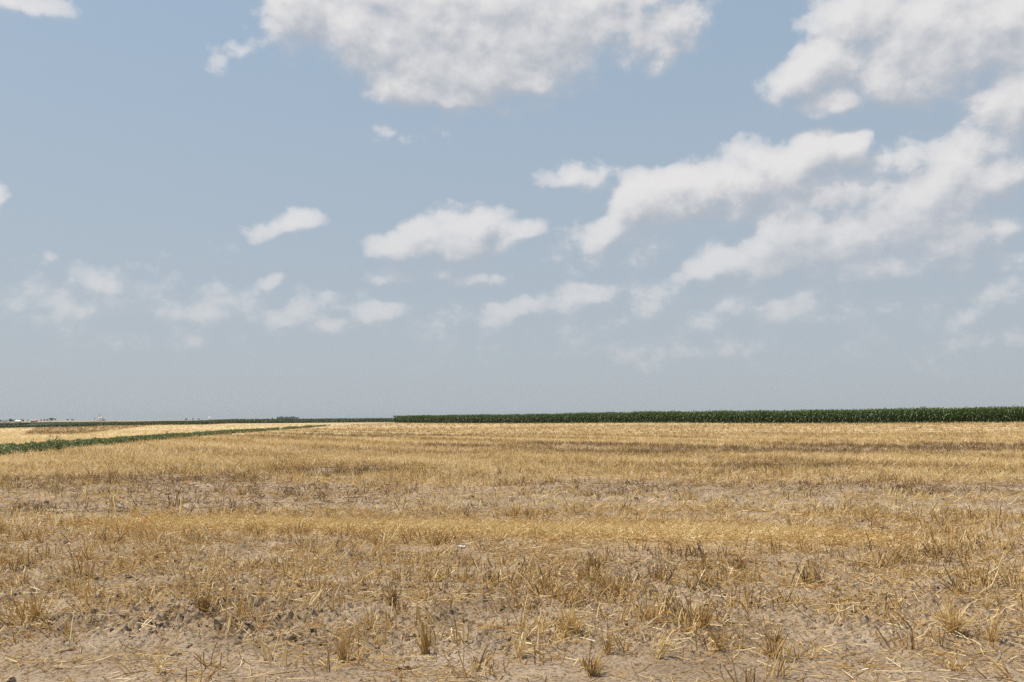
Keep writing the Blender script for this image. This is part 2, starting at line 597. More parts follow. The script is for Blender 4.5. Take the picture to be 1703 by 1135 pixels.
# near: 4 to 15 m
X, Y = polar(int(area(3.8, 15) * 34), 3.8, 15); X, Y = pick(X, Y, stand(X, Y) * (1 - .55 * sstep(9, 14, np.hypot(X, Y))), 1.3)
hm = .10 + .065 * rng.random(len(X)) + .03 * perlin(X / 1.5, Y / 1.5, 95)
B, Mi, T, tn = tuft_stems(X, Y, 6, hm * (1 - .35 * windrow(X, Y)), .05, .42, tone_of(X, Y), .24, .38)
stub.append(straw_tubes(B, Mi, T, .0074 + .004 * rng.random(len(B)), .0066, tn))
X, Y = polar(int(area(3.8, 16) * 3000), 3.8, 16); X, Y = pick(X, Y, litter(X, Y), 4.8)
A, Mi, B = lying(X, Y, .105, .025 + .03 * windrow(X, Y), None)
tn = np.clip(.66 + .22 * rng.standard_normal(len(X)) * (1 - .5 * windrow(X, Y)) + .31 * windrow(X, Y), 0, 1)
loose.append(straw_tubes(A, Mi, B, .005 + .003 * rng.random(len(X)), .005, tn))
# short crumbs of chaff
X, Y = polar(int(area(3.8, 12) * 700), 3.8, 12); X, Y = pick(X, Y, litter(X, Y) + .15, 2.2)
A, Mi, B = lying(X, Y, .035, .008, None)
loose.append(straw_ribbons(A, B, .005, np.clip(.5 + .25 * rng.standard_normal(len(X)), 0, 1)))
# middle: 15 to 46 m
X, Y = polar(int(area(15, 46) * 17), 15, 46); X, Y = pick(X, Y, stand(X, Y), 1.3)
hm = (.125 + .05 * rng.random(len(X))) * (1 - .3 * soil_band(X, Y)) + .05 * np.clip(fbm(X / 3, Y / 2, 96, 2), -1, 1)
B, Mi, T, tn = tuft_stems(X, Y, 5, hm, .06, .38, tone_of(X, Y), .26, .4)
stub.append(straw_ribbons(B, T, .0125, tn))
X, Y = polar(int(area(15, 46) * 240), 15, 46); X, Y = pick(X, Y, litter(X, Y), 1.6)
A, Mi, B = lying(X, Y, .16, .03, None)
loose.append(straw_ribbons(A, B, .011, np.clip(.68 + .2 * field_tone(X, Y) - .3 * worn(X, Y) + .2 * rng.standard_normal(len(X)), 0, 1)))
# far: 46 to 150 m, then thinner to 300 m
for r0, r1, dn, per, w in ((46, 90, 9, 4, .016), (90, 150, 3.0, 3, .026), (150, 300, .5, 3, .045)):
    X, Y = polar(int(area(r0, r1) * dn), r0, r1); X, Y = pick(X, Y, (stand(X, Y) + .3) * (1 - .55 * drill(X, Y)), 1.5)
    k = Y < 300; X, Y = X[k], Y[k]
    hm = .16 + .05 * rng.random(len(X))
    tc = tone_of(X, Y) - .2 * dark_patch(X, Y)
    lf = sstep(.5, -1.5, X - strip_x(Y))
    tc = tc * (1 - .8 * lf) + .93 * .8 * lf - .62 * dark_patch(X, Y)
    B, Mi, T, tn = tuft_stems(X, Y, per, hm, .08, .2, np.clip(tc, 0, 1), .26, .36)
    stub.append(straw_ribbons(B, T, w, tn))
V, Fs, A_ = join(stub)
link('stubble', raw_mesh('stubble', V, Fs, {'tone': A_}), M_STRAW, kind='stuff', label='cut wheat stubble standing all over the field')
V, Fs, A_ = join(loose)
link('loose_straw', raw_mesh('loose_straw', V, Fs, {'tone': A_}), M_STRAW, kind='stuff', label='loose golden straw lying between the stubble')


# ------------------------------------------------------------------ clods
def ico(sub=2):
    import bmesh
    bm = bmesh.new(); bmesh.ops.create_icosphere(bm, subdivisions=sub, radius=1)
    v = np.array([p.co[:] for p in bm.verts]); f = np.array([[p.index for p in q.verts] for q in bm.faces])
    bm.free()
    return v, f


IV1, IF1 = ico(2)


def clod_mesh(V0, X, Y, S, sink=.25):
    n, m = len(X), len(V0)
    ax = (np.exp(rng.standard_normal((n, 3)) * .28)) * np.array([1.1, 1.0, .72])
    yaw = rng.random(n) * 6.28
    P = V0[None] * ax[:, None, :]
    # knobbly surface
    k1 = rng.standard_normal((n, 4, 3)) * 2.6; p1 = rng.random((n, 4)) * 6.28
    dsp = sum(np.sin((V0[None] * k1[:, q, None, :]).sum(-1) + p1[:, q, None]) for q in range(4)) * .15 + rng.standard_normal((n, m)) * .07
    P = P * (1 + dsp[..., None]) * S[:, None, None]
    c, s = np.cos(yaw)[:, None], np.sin(yaw)[:, None]
    x = P[..., 0] * c - P[..., 1] * s; y = P[..., 0] * s + P[..., 1] * c
    z = P[..., 2]
    gz = ground_z(X, Y)
    return np.stack([x + X[:, None], y + Y[:, None], z + (gz + S * sink)[:, None]], -1).reshape(-1, 3)


X, Y = polar(int(area(4, 26) * 210), 4, 26)
keep = rng.random(len(X)) < rough_mask(X, Y) ** 2 * (.08 + .9 * sstep(15, 7, Y) + .12 * soil_band(X, Y)) * np.clip(.5 + 1.6 * fbm(X / .5, Y / .4, 99, 2), .05, 1) * sstep(4.8, 6.2, Y)
X, Y = X[keep], Y[keep]
big = rng.random(len(X)) < .012 * sstep(9, 14, Y)
S = .005 + .013 * rng.random(len(X)) ** 2 + .018 * rng.random(len(X)) ** 10
S = np.where(big, .03 + .03 * rng.random(len(X)), S)
V = clod_mesh(IV1, X, Y, S)
fc = (IF1[None] + (np.arange(len(X)) * len(IV1))[:, None, None]).reshape(-1, 3)
link('soil_clods', raw_mesh('soil_clods', V, [fc]), M_CLOD, kind='stuff', label='crumbled dry soil clods between the stubble')


def flat(px, py):
    """where the sight line through this pixel meets the level near field"""
    d = ray(px, py)
    k = -EYE / d[2]
    return d[0] * k, d[1] * k


IV3, IF3 = ico(4)
BIG = [(483, 1071, .034, 'dark brown loose soil clod leaning up beside a pale three-straw tuft'),
       (292, 1089, .028, 'shadowed lump of soil on the bare crust near the lower left corner'),
       (672, 1113, .03, 'wide flat soil clod with a dark crevice at the bottom edge of the field'),
       (1205, 1036, .035, 'dark upright soil clod pressed against a ragged brown tuft'),
       (1410, 1113, .035, 'rounded soil clod with a black hollow under it at the lower right')]
for px, py, s, lab in BIG:
    x, y = flat(px, py)
    v = clod_mesh(IV3, np.array([x]), np.array([y]), np.array([s]), .3)
    n3 = fbm(v[:, 0] * 30 + v[:, 2] * 22, v[:, 1] * 30 + v[:, 2] * 17, 140, 3)
    cc = v.mean(0)
    v = cc + (v - cc) * (1 + .28 * n3)[:, None]
    o = link('soil_clod', raw_mesh('soil_clod', v - [x, y, 0], [IF3], smooth=True), M_CLOD, label=lab, category='clod', group='larger soil clods in the foreground')
    o.location = (x, y, 0)

# ------------------------------------------------------------------ single tufts in the foreground
# px, py of the foot, height, stems, spread of the fan, lean to the side, tone, label
TUFTS = [
    (1286, 1100, .30, 34, .75, -.05, .40, 'tallest brown fan-shaped stubble tuft, alone on pale crust at the lower right'),
    (1169, 1063, .21, 26, .35, .25, .28, 'dark narrow stubble tuft leaning right on bare pale crust'),
    (1093, 1104, .22, 20, .35, .35, .74, 'pale straw tuft bent to the right with a broad bleached leaf'),
    (952, 1063, .24, 60, .85, -.1, .66, 'broad pale golden tuft spreading to both sides in the lower middle'),
    (709, 1090, .24, 36, .3, -.05, .42, 'upright brown tuft beside the grey twig'),
    (653, 1018, .19, 34, .35, .0, .16, 'dark weathered tuft with blackish stems, middle of the lower left half'),
    (864, 1098, .22, 14, .55, .2, .82, 'thin whitish tuft of few straws right of the twig'),
    (1012, 1096, .24, 14, .3, .05, .45, 'sparse tuft with dark foot below the broad golden one'),
    (987, 1131, .13, 34, .4, .05, .3, 'short stiff brown tuft cut by the bottom edge of the photo'),
    (260, 1116, .17, 10, .5, .15, .88, 'small pale sprig of straw on bare soil near the bottom left'),
    (447, 1098, .2, 12, .4, -.3, .8, 'three-straw pale tuft leaning left below the dark loose clod'),
    (570, 1100, .26, 26, .3, .0, .48, 'tall upright golden brown tuft left of the grey twig'),
    (63, 1040, .26, 44, .7, -.15, .55, 'large fan of golden stems beside the left edge of the field'),
    (334, 1034, .2, 34, .4, .15, .18, 'dark brown weathered tuft leaning right on the lower left'),
    (1588, 1072, .3, 70, .85, -.1, .72, 'biggest pale yellow tuft, flattened and spreading, at the lower right'),
    (1650, 1082, .24, 30, .35, .1, .7, 'upright pale tuft close to the right edge of the field'),
    (1588, 1120, .11, 30, .9, .0, .6, 'small low star-shaped tuft at the bottom right'),
]
for px, py, h, ns, fan, lean, tc, lab in TUFTS:
    x, y = flat(px, py)
    z0 = float(ground_z(np.array([x]), np.array([y]))[0])
    az = rng.random(ns) * 6.28
    sp = np.abs(rng.standard_normal(ns)) ** .8 * fan * .85
    dx = np.cos(az) * sp + lean; dy = np.sin(az) * sp
    D = np.stack([dx, dy, np.ones(ns)], 1); D /= np.linalg.norm(D, axis=1, keepdims=True)
    hh = h * (.55 + .5 * rng.random(ns))
    B = np.stack([rng.standard_normal(ns) * .016 + D[:, 0] * .01, rng.standard_normal(ns) * .013, np.full(ns, z0 - .01)], 1)
    T = B + D * hh[:, None]; T[:, 2] -= .03 * h * rng.random(ns) * np.hypot(dx, dy) * 8
    Mi = (B + T) / 2 + np.stack([0 * hh, 0 * hh, .05 * hh * np.hypot(dx, dy) * 2], 1) + rng.standard_normal((ns, 3)) * .006
    tn = np.clip(tc + .12 + .16 * rng.standard_normal(ns), 0, 1)
    parts = [straw_tubes(B, Mi, T, .0055 + .003 * rng.random(ns), .004, tn)]
    # dry leaf blades hanging from the stems
    nl = max(2, ns // 4); q = rng.integers(0, ns, nl)
    la = rng.random(nl) * 6.28
    L0 = Mi[q]; L1 = L0 + np.stack([np.cos(la) * .07, np.sin(la) * .07, .03 - .06 * rng.random(nl)], 1)
    parts.append(straw_ribbons(L0, L1, .009, np.clip(tn[q] + .1, 0, 1)))
    V, Fs, A_ = join(parts)
    o = link('stubble_tuft', raw_mesh('stubble_tuft', V, Fs, {'tone': A_}), M_STRAW, label=lab, category='stubble tuft', group='single stubble tufts in the foreground')
    o.location = (x, y, 0)

# grey twig
x0, y0 = flat(790, 1104); x1, y1 = flat(842, 1078)
n = 9; s = np.linspace(0, 1, n)
tx = x0 + (x1 - x0) * s + .012 * np.sin(s * 9); ty = y0 + (y1 - y0) * s
tz = ground_z(tx, ty) + .012 + .03 * s
P = np.stack([tx - x0, ty - y0, tz], 1)
parts = [straw_tubes(P[:-2], P[1:-1], P[2:], .012, .010, np.ones(n - 2))]
V, Fs, A_ = join(parts)
o = link('twig', raw_mesh('twig', V, Fs), M_TWIG, label='crooked grey twig lying on the soil among the stubble', category='twig')
o.location = (x0, y0, 0)
# crumpled paper scrap
x0, y0 = flat(768, 915)
g = np.linspace(-1, 1, 9); gx, gy = np.meshgrid(g, g, indexing='ij')
gx, gy = gx.ravel(), gy.ravel()
pz = .035 * np.abs(perlin(gx * 1.6 + 5, gy * 1.6, 150)) + .03 * perlin(gx * 3, gy * 3, 151)
V = np.stack([gx * .042 + .02 * perlin(gx * 2, gy * 2, 152), gy * .03, pz * .6 + float(ground_z(np.array([x0]), np.array([y0]))[0]) + .03], 1)
ii, jj = np.meshgrid(np.arange(8), np.arange(8), indexing='ij'); a = (ii * 9 + jj).ravel()
o = link('paper_scrap', raw_mesh('paper_scrap', V, [np.stack([a, a + 9, a + 10, a + 1], 1)]), M_PAPER,
         label='small crumpled white scrap caught in the straw', category='litter')
o.location = (x0, y0, 0)
so = o.modifiers.new('thickness', 'SOLIDIFY'); so.thickness = .002


# ------------------------------------------------------------------ leafy crops
def corn(X, Y, H, nl, leaf_len, leaf_w, tassel=True):
    """stalks with arching leaves, all as arrays"""
    n = len(X)
    Z = ground_z(X, Y, False)
    parts = []
    lean = rng.standard_normal((n, 2)) * .05
    B = np.stack([X, Y, Z - .03], 1)
    T = np.stack([X + lean[:, 0], Y + lean[:, 1], Z + H * .93], 1)
    parts.append(straw_tubes(B, (B + T) / 2, T, .035, .015, np.full(n, .55)))
    q = np.repeat(np.arange(n), nl); k = np.tile(np.arange(nl), n); m = len(q)
    f = (k + .6 + .5 * rng.random(m)) / nl
    hz = H[q] * (.10 + .86 * f)
    base = np.stack([X[q] + lean[q, 0] * f, Y[q] + lean[q, 1] * f, Z[q] + hz], 1)
    a = (rng.random(n) * 6.28)[q] + k * math.pi + rng.standard_normal(m) * .5
    L = leaf_len * (.6 + .5 * rng.random(m)) * np.where(f > .85, .75, 1)
    up = np.where(f > .8, .75, .42) + .15 * rng.standard_normal(m)
    D = np.stack([np.cos(a), np.sin(a), 0 * a], 1); S = np.stack([-np.sin(a), np.cos(a), .5 * rng.standard_normal(m)], 1)
    rings = []
    for s, rr, zz, ww in ((0, .02, 0, .6), (.35, .3, .9, 1), (.7, .65, 1.0, .8), (1, .95, .35, .12)):
        P = base + D * (L * rr)[:, None]
        P[:, 2] += L * up * zz * .8 - L * .35 * s * s
        w = leaf_w * ww * .5
        rings += [P - S * w, P + S * w]
    V = np.stack(rings, 1).reshape(-1, 3)
    b = (np.arange(m) * 8)[:, None]
    Fq = np.concatenate([np.concatenate([b + 2 * j, b + 2 * j + 1, b + 2 * j + 3, b + 2 * j + 2], 1) for j in range(3)], 0)
    tone = np.repeat(np.clip(.45 + .22 * rng.standard_normal(m) + .3 * (f - .6), 0, .92), 8)  # higher leaves toned lighter: the crop's lit top put into the colour
    parts.append((V, [Fq], tone))
    if tassel:
        nt_ = 3; q = np.repeat(np.arange(n), nt_); m = len(q)
        A = T[q]; B2 = A + np.stack([rng.standard_normal(m) * .06, rng.standard_normal(m) * .06, .16 + .1 * rng.random(m)], 1)
        parts.append(straw_ribbons(A, B2, .02, np.full(m, .93)))
    return join(parts)


def corn_rows(origin, d, nrm, length, rows, gap, step):
    xs = []; ys = []
    for r in rows:
        u = np.arange(0, length, step) + rng.standard_normal(int(math.ceil(length / step)))[:len(np.arange(0, length, step))] * .05
        u = u[(u > .2 * r * 0)]
        w = r * gap + rng.standard_normal(len(u)) * .05
        xs.append(origin[0] + d[0] * u + nrm[0] * w); ys.append(origin[1] + d[1] * u + nrm[1] * w)
    return np.concatenate(xs), np.concatenate(ys)


parts = []
X, Y = corn_rows(C0, CD, CN, 285, range(0, 6), .76, .19)
k = rng.random(len(X)) > .03; X, Y = X[k], Y[k]
H = (2.30 + .12 * rng.standard_normal(len(X)) + .26 * perlin(X / 7, Y / 7, 160))
parts.append(corn(X, Y, H, 11, .72, .095))
X, Y = corn_rows(C0, CD, CN, 285, range(6, 60, 3), .76, .55)
H = (2.30 + .12 * rng.standard_normal(len(X)) + .26 * perlin(X / 7, Y / 7, 160))
parts.append(corn(X, Y, H, 7, .8, .12))
V, Fs, A_ = join(parts)
link('corn_crop', raw_mesh('corn_crop', V, Fs, {'tone': A_}), M_CORN, kind='stuff', label='tall dark green corn standing along the far edge of the stubble')


def band_crop(pxs, D, rows, gap, step, H, nl, ll, lw):
    """a crop along a line of sight lines at depth D"""
    x = np.array([ray(p, 700)[0] / ray(p, 700)[1] * D for p in pxs]); 
    xs = []; ys = []
    for r in range(rows):
        u = np.arange(x[0], x[-1], step); u = u + rng.standard_normal(len(u)) * step * .3
        xs.append(u); ys.append(D + r * gap + 0 * u + rng.standard_normal(len(u)) * .1)
    X = np.concatenate(xs); Y = np.concatenate(ys)
    px = 851.5 + F * X / Y
    return X, Y, px


X, Y, px = band_crop([-160, 760], 550, 7, 1.1, .45, 0, 0, 0, 0)
H = np.interp(px, [-200, 60, 160, 260, 1000], [1.2, 1.2, 2.0, 2.4, 2.5]) * (1 + .05 * rng.standard_normal(len(X)))
V, Fs, A_ = corn(X, Y, H, 7, .9, .2, False)
X, Y, px = band_crop([-160, 330], 1000, 5, 2, .7, 0, 0, 0, 0)
H = 1.6 * (1 + .08 * rng.standard_normal(len(X)))
V2, F2, A2 = corn(X, Y, H, 5, 1.1, .32, False)
V, Fs, A_ = join([(V, Fs, A_), (V2, F2, A2)])
link('distant_crop', raw_mesh('distant_crop', V, Fs, {'tone': A_}), M_CORN, kind='stuff', label='thin dark green belt of crop below the horizon')


def leaves(P, size, tone):
    """leaf-sized quads, turned at random"""
    n = len(P)
    u = rng.standard_normal((n, 3)); u /= np.linalg.norm(u, axis=1, keepdims=True)
    w = np.cross(u, rng.standard_normal((n, 3))); w /= np.linalg.norm(w, axis=1, keepdims=True)
    s = (size * (.6 + .8 * rng.random(n)))[:, None] * .5
    V = np.stack([P - u * s, P + w * s * .55, P + u * s, P - w * s * .55], 1).reshape(-1, 3)
    b = (np.arange(n) * 4)[:, None]
    return V, [np.concatenate([b, b + 1, b + 2, b + 3], 1)], np.repeat(tone, 4)


# crop strip: clumps of broad leaves
nP = 2600
Yc = 33 + (190 - 33) * rng.random(nP) ** 1.25
w = 1.0 * (1 - .45 * sstep(90, 180, Yc)) * (1 + .45 * perlin(Yc / 2.2, Yc * 0, 170) + .25 * rng.standard_normal(nP))
keep = rng.random(nP) < (1 - .92 * sstep(112, 140, Yc) * (perlin(Yc / 9, Yc * 0, 172) < .15))
Yc, w = Yc[keep], w[keep]
Xc = strip_x(Yc) + (rng.random(len(Yc)) * 2 - 1) * w
Rc = (.2 + .12 * rng.random(len(Yc))); Hc = .28 + .14 * rng.random(len(Yc)) + .1 * perlin(Yc / 2, Xc, 171)
k = 80
q = np.repeat(np.arange(len(Yc)), k); m = len(q)
dv = rng.standard_normal((m, 3)); dv /= np.linalg.norm(dv, axis=1, keepdims=True); dv[:, 2] = np.abs(dv[:, 2])
rr = (.45 + .55 * rng.random(m) ** .5)
zc = ground_z(Xc, Yc, False)
P = np.stack([Xc[q] + dv[:, 0] * rr * Rc[q], Yc[q] + dv[:, 1] * rr * Rc[q], zc[q] + .03 + dv[:, 2] * rr * Hc[q]], 1)
V, Fs, A_ = leaves(P, .10, np.clip(.45 + .25 * rng.standard_normal(m) + np.repeat(.15 * rng.standard_normal(len(Yc)), k), 0, 1))
link('crop_strip', raw_mesh('crop_strip', V, Fs, {'tone': A_}), M_WEED, kind='stuff', label='strip of low dark green broad-leaved plants between two stubble fields')

# weeds that stand above the strip
WEEDS = [(84, 47, .75, 'thin upright weed rising above the green crop strip'),
         (99, 46, .85, 'bushy tall weed rising above the green crop strip, the fullest one'),
         (58, 48, .55, 'pale spindly weed just beside the green crop strip at its near end'),
         (278, 82, .65, 'small leafy weed poking up from the middle of the green crop strip')]
for px, D, h, lab in WEEDS:
    d = ray(px, 700); x = d[0] / d[1] * D
    z = float(ground_z(np.array([x]), np.array([D]), False)[0])
    root = empty('weed', (x, D, z), lab, 'weed', 'weeds above the crop strip')
    ns = 5
    a = rng.random(ns) * 6.28
    T = np.stack([np.cos(a) * .12 * h, np.sin(a) * .12 * h, h * (.6 + .4 * rng.random(ns))], 1)
    B = T * .05; B[:, 2] = -.03
    V, Fs, A_ = straw_tubes(B, (B + T) / 2, T, .012, .006, np.full(ns, .3))
    link('stem', raw_mesh('weed_stem', V, Fs, {'tone': A_}), M_WEED, root)
    m = 260 if 'bushy' in lab else 110
    s = rng.integers(0, ns, m); f = .25 + .75 * rng.random(m)
    P = B[s] + (T[s] - B[s]) * f[:, None] + rng.standard_normal((m, 3)) * (.13 if 'bushy' in lab else .07)
    P[:, 2] = np.abs(P[:, 2])
    V, Fs, A_ = leaves(P, .10, np.clip((.75 if 'pale' in lab else .5) + .2 * rng.standard_normal(m), 0, 1))
    link('foliage', raw_mesh('weed_foliage', V, Fs, {'tone': A_}), M_WEED, root)


# ------------------------------------------------------------------ things on the horizon
def on_ground(px, D):
    d = ray(px, 700)
    x = d[0] / d[1] * D
    return x, float(ground_z(np.array([x]), np.array([float(D)]), False)[0])


def tree(px, D, h, w, lab, group, lift=0, name='tree'):
    x, z = on_ground(px, D)
    root = empty(name, (x, D, z + lift), lab, 'tree' if name == 'tree' else 'shrub', group)
    t = Shape()
    t.lathe(0, 0, [(.06 * w, -.5), (.045 * w, h * .25), (.02 * w, h * .7)], 8)
    link('trunk', t.mesh('trunk'), M_BARK, root)
    nb = 9; m = 650
    bc = np.stack([rng.standard_normal(nb) * w * .24, rng.standard_normal(nb) * w * .24, h * (.38 + .42 * rng.random(nb))], 1)
    br = w * (.18 + .12 * rng.random(nb))
    q = rng.integers(0, nb, m)
    dv = rng.standard_normal((m, 3)); dv /= np.linalg.norm(dv, axis=1, keepdims=True)
    P = bc[q] + dv * (br[q] * (.5 + .5 * rng.random(m)))[:, None]
    P[:, 2] = np.clip(P[:, 2], h * .08, h)
    V, Fs, A_ = leaves(P, w * .12, np.clip(.5 + .25 * rng.standard_normal(m), 0, 1))
    link('crown', raw_mesh('crown', V, Fs, {'tone': A_}), M_TREE, root)
    return root


G = 'dark trees of the far grove'
grove = [(463, 11, 14, 'leftmost broad tree of the dark grove on the horizon'),
         (469, 12.5, 16, 'second tree from the left end of the dark grove'),
         (476, 12, 15, 'middle tree of the dark grove, just left of its dip'),
         (482, 12.5, 15, 'tree right of the middle of the dark grove'),
         (489, 14, 15, 'tallest peaked tree of the dark grove, near its right end'),
         (494, 11, 11, 'small rounded tree ending the dark grove on the right')]
for px, h, w, lab in grove:
    tree(px, 3300, h + 1.5, w * 1.15, lab, G)
tree(453, 3400, 10, 10, 'small separate tree close to the left end of the dark grove', G)
tree(444.5, 3500, 8.5, 9, 'low bushy tree standing alone left of the dark grove', G)
G = 'trees around the far houses'
for px, D, h, w, lab in [
        (0.5, 1650, 6.5, 7, 'dark tree at the left end of the far farmstead'),
        (18.5, 1650, 8, 8, 'tallest dark tree between the white and the cream house'),
        (24, 1680, 6.5, 6, 'dark tree directly behind the left side of the cream house'),
        (34.5, 1680, 7, 6, 'rounded tree behind the right side of the cream house'),
        (39, 1650, 6, 5, 'brownish tree right of the cream house'),
        (46.5, 1700, 6, 3, 'slim tree left of the teal shed'),
        (68.5, 1800, 5, 3.5, 'slim tree right of the red shed'),
        (73, 1800, 5.5, 4, 'small round tree second to the right of the red shed'),
        (79, 1800, 5.5, 4, 'small tree left of the wide dark one on the horizon'),
        (85, 1800, 8, 8, 'wide dark tree standing apart right of the farmstead'),
        (91.5, 1850, 7, 4, 'narrow tree right beside the wide dark one')]:
    tree(px, D, h, w, lab, G)
G = 'lone trees on the far tan crest'
for px, h, w, lab in [(112, 6, 5, 'faint lone tree above the left end of the tan crest'),
                      (121, 6, 6, 'faint lone tree on the tan crest left of the grain elevator'),
                      (309.5, 5, 6, 'small tree on the tan crest, left one of three before the twin silos'),
                      (320.5, 6, 4, 'small tree on the tan crest, middle one of three before the twin silos'),
                      (330.5, 5, 4, 'small tree on the tan crest, nearest to the twin silos')]:
    tree(px, 2200, h, w, lab, G)
G = 'dark shrubs before the far houses'
for k, (px, lab) in enumerate([(3, 'dark shrub at the left end of the row before the far houses'),
                               (11, 'dark shrub below the white house'),
                               (19, 'dark shrub below the tallest farmstead tree'),
                               (27, 'dark shrub below the cream house'),
                               (35, 'dark shrub left of the dense right end of the row'),
                               (41.5, 'dense dark shrub second from the right end of the row'),
                               (46, 'dense dark shrub ending the row before the far houses')]):
    tree(px, 760, 1.9 if k < 5 else 2.6, 3.2, lab, G, name='shrub')


def house(px, D, w, dp, hw, hr, wall, roof, lab, nwin=3, name='house', cat='house', rz=0.15):
    x, z = on_ground(px, D)
    root = empty(name, (x, D, z), lab, cat, rz=rz)
    s = Shape().box(-w / 2, w / 2, -dp / 2, dp / 2, -.5, hw)
    s.add([(-w / 2, -dp / 2, hw), (-w / 2, dp / 2, hw), (-w / 2, 0, hr - .15), (w / 2, -dp / 2, hw), (w / 2, dp / 2, hw), (w / 2, 0, hr - .15)], [(0, 2, 1), (3, 4, 5)])
    link('wall', s.mesh('wall'), wall, root)
    # two roof slabs with eaves
    r = Shape()
    for sg in (-1, 1):
        y0 = sg * (dp / 2 + .5); zz = hw - .35
        V = [(-w / 2 - .5, y0, zz), (w / 2 + .5, y0, zz), (w / 2 + .5, 0, hr), (-w / 2 - .5, 0, hr)]
        V += [(a_, b_, c_ + .2) for a_, b_, c_ in V]
        r.add(V, [(0, 1, 2, 3), (4, 7, 6, 5), (0, 4, 5, 1), (2, 6, 7, 3), (0, 3, 7, 4), (1, 5, 6, 2)])
    link('roof', r.mesh('roof'), roof, root)
    for k in range(nwin):
        cx = (k + .5) / nwin * w - w / 2
        if k == nwin // 2:
            dm = Shape().box(cx - .5, cx + .5, -dp / 2 - .06, -dp / 2, 0, 2.1)
            link('door', dm.mesh('door'), M_DARKSTEEL, root)
        else:
            wm = Shape().box(cx - .6, cx + .6, -dp / 2 - .05, -dp / 2, 1, 2.2)
            link('window', wm.mesh('window'), M_GLASS, root)
    return root


house(8, 1600, 9.5, 7, 3.2, 5.6, M_WHITE2, M_ROOF, 'white gabled house with a grey roof at the left end of the horizon')
house(30.5, 1600, 9.0, 7, 2.7, 4.4, M_CREAM, M_WHITE, 'cream house with a pale roof among dark trees on the horizon')
house(13.8, 1620, 3.5, 4, 2.2, 3.0, M_TEAL, M_STEEL, 'little pale blue outbuilding between white house and tall tree', 1, 'outbuilding', 'outbuilding')
house(53, 1650, 3.2, 4, 3.0, 4.0, M_TEAL, M_TEAL, 'small teal shed left of the red shed', 1, 'shed', 'shed')
house(58.5, 1650, 6.0, 6, 2.8, 4.2, M_RED, M_RED, 'faded red metal shed on the horizon right of the far houses', 2, 'shed', 'shed')
house(367, 3000, 4.2, 5, 2.6, 3.4, M_WHITE2, M_WHITE2, 'tiny white shed on the horizon right of the twin silos', 1, 'shed', 'shed')


def bin_mesh(r, h, hr):
    w = Shape().lathe(0, 0, [(r, -1), (r, h)], 24)
    rf = Shape().lathe(0, 0, [(r + .2, h), (r * .12, h + hr), (r * .1, h + hr + .6)], 24)
    return w, rf


# grain elevator
D = 4300
sc_ = D / F
x, z = on_ground(167, D)
zb = z - 1
root = empty('grain_elevator', (x, D, zb), 'white concrete grain elevator with a stepped headhouse and a dark leg tower on the horizon', 'grain elevator')
for k in range(3):
    for r in range(2):
        link('silo', Shape().lathe(-6.4 + 6.6 * k, r * 6.6, [(3.4, -1), (3.4, 19.5 if k < 2 else 22.5)], 24).mesh('silo', True), M_WHITE, root)
hh = link('headhouse', Shape().box(-5.2, 4.4, 0, 6.5, 19.5, 25.5).box(-2.4, 2.4, 1, 5.5, 25.5, 31).mesh('headhouse'), M_WHITE, root)
for k in range(3):
    link('window', Shape().box(-3.6 + 2.8 * k, -2.4 + 2.8 * k, -.06, 0, 21.5, 23.3).mesh('window'), M_GLASS, hh)
lg = Shape().box(-9.8, -8.4, 2.2, 3.6, -1, 38)
for k in range(9):
    lg.box(-10.2, -8.0, 1.8, 4.0, 3 + 4 * k, 3.35 + 4 * k)
link('leg_tower', lg.mesh('leg_tower'), M_DARKSTEEL, root)
link('gallery', Shape().box(8.9, 13, 1, 4, 15, 17.5).mesh('gallery'), M_STEEL, root)
for px, r, h, hr, mat, lab in [
        (172.8, 5.0, 10.5, 3.0, M_STEEL, 'grey steel grain bin attached right of the white elevator'),
        (175.2, 3.2, 8.0, 2.0, M_STEEL, 'smaller grey steel bin right of the other grain bin'),
        (161.2, 3.5, 4.5, 1.6, M_STEEL, 'low grey bin left of the elevator leg tower')]:
    x, _ = on_ground(px, D)
    rt = empty('grain_bin', (x, D + 3, zb), lab, 'grain bin', 'steel bins at the grain elevator')
    w, rf = bin_mesh(r, h, hr)
    link('wall', w.mesh('wall', True), mat, rt); link('roof', rf.mesh('roof'), mat, rt)
x, _ = on_ground(157.2, D)
rt = empty('conveyor_tower', (x, D, zb), 'thin dim steel tower standing left of the grain elevator', 'tower')
fr = Shape()
for sx in (-1.4, 1.4):
    for sy in (-1.4, 1.4):
        fr.box(sx - .3, sx + .3, sy - .3, sy + .3, -1, 19)
for k in range(5):
    for s in (-1.4, 1.4):
        fr.box(-1.1, 1.1, s - .12, s + .12, 2 + 4 * k, 2.5 + 4 * k)
        fr.box(s - .12, s + .12, -1.1, 1.1, 2.7 + 4 * k, 3.2 + 4 * k)
link('frame', fr.mesh('frame'), M_STEEL, rt)
link('hopper', Shape().lathe(0, 0, [(.6, 14), (2.2, 16.5), (2.2, 20.5), (.4, 22)], 12).mesh('hopper'), M_STEEL, rt)

# twin silos
for k, (px, lab) in enumerate([(347.6, 'left one of two tall white silos on the horizon'), (350.8, 'right one of two tall white silos on the horizon, below the loading head')]):
    x, z = on_ground(px, 4000)
    rt = empty('silo', (x, 4000, z), lab, 'silo', 'twin white silos')
    w, rf = bin_mesh(2.9, 15.5, 1.6)
    link('wall', w.mesh('wall', True), M_WHITE2, rt); link('roof', rf.mesh('roof'), M_WHITE2, rt)
    if k:
        link('loading_head', Shape().box(-1.6, 1.2, -1, 1, 20.2, 23).box(-.35, .35, -.35, .35, 17.6, 20.2).mesh('loading_head'), M_STEEL, rt)

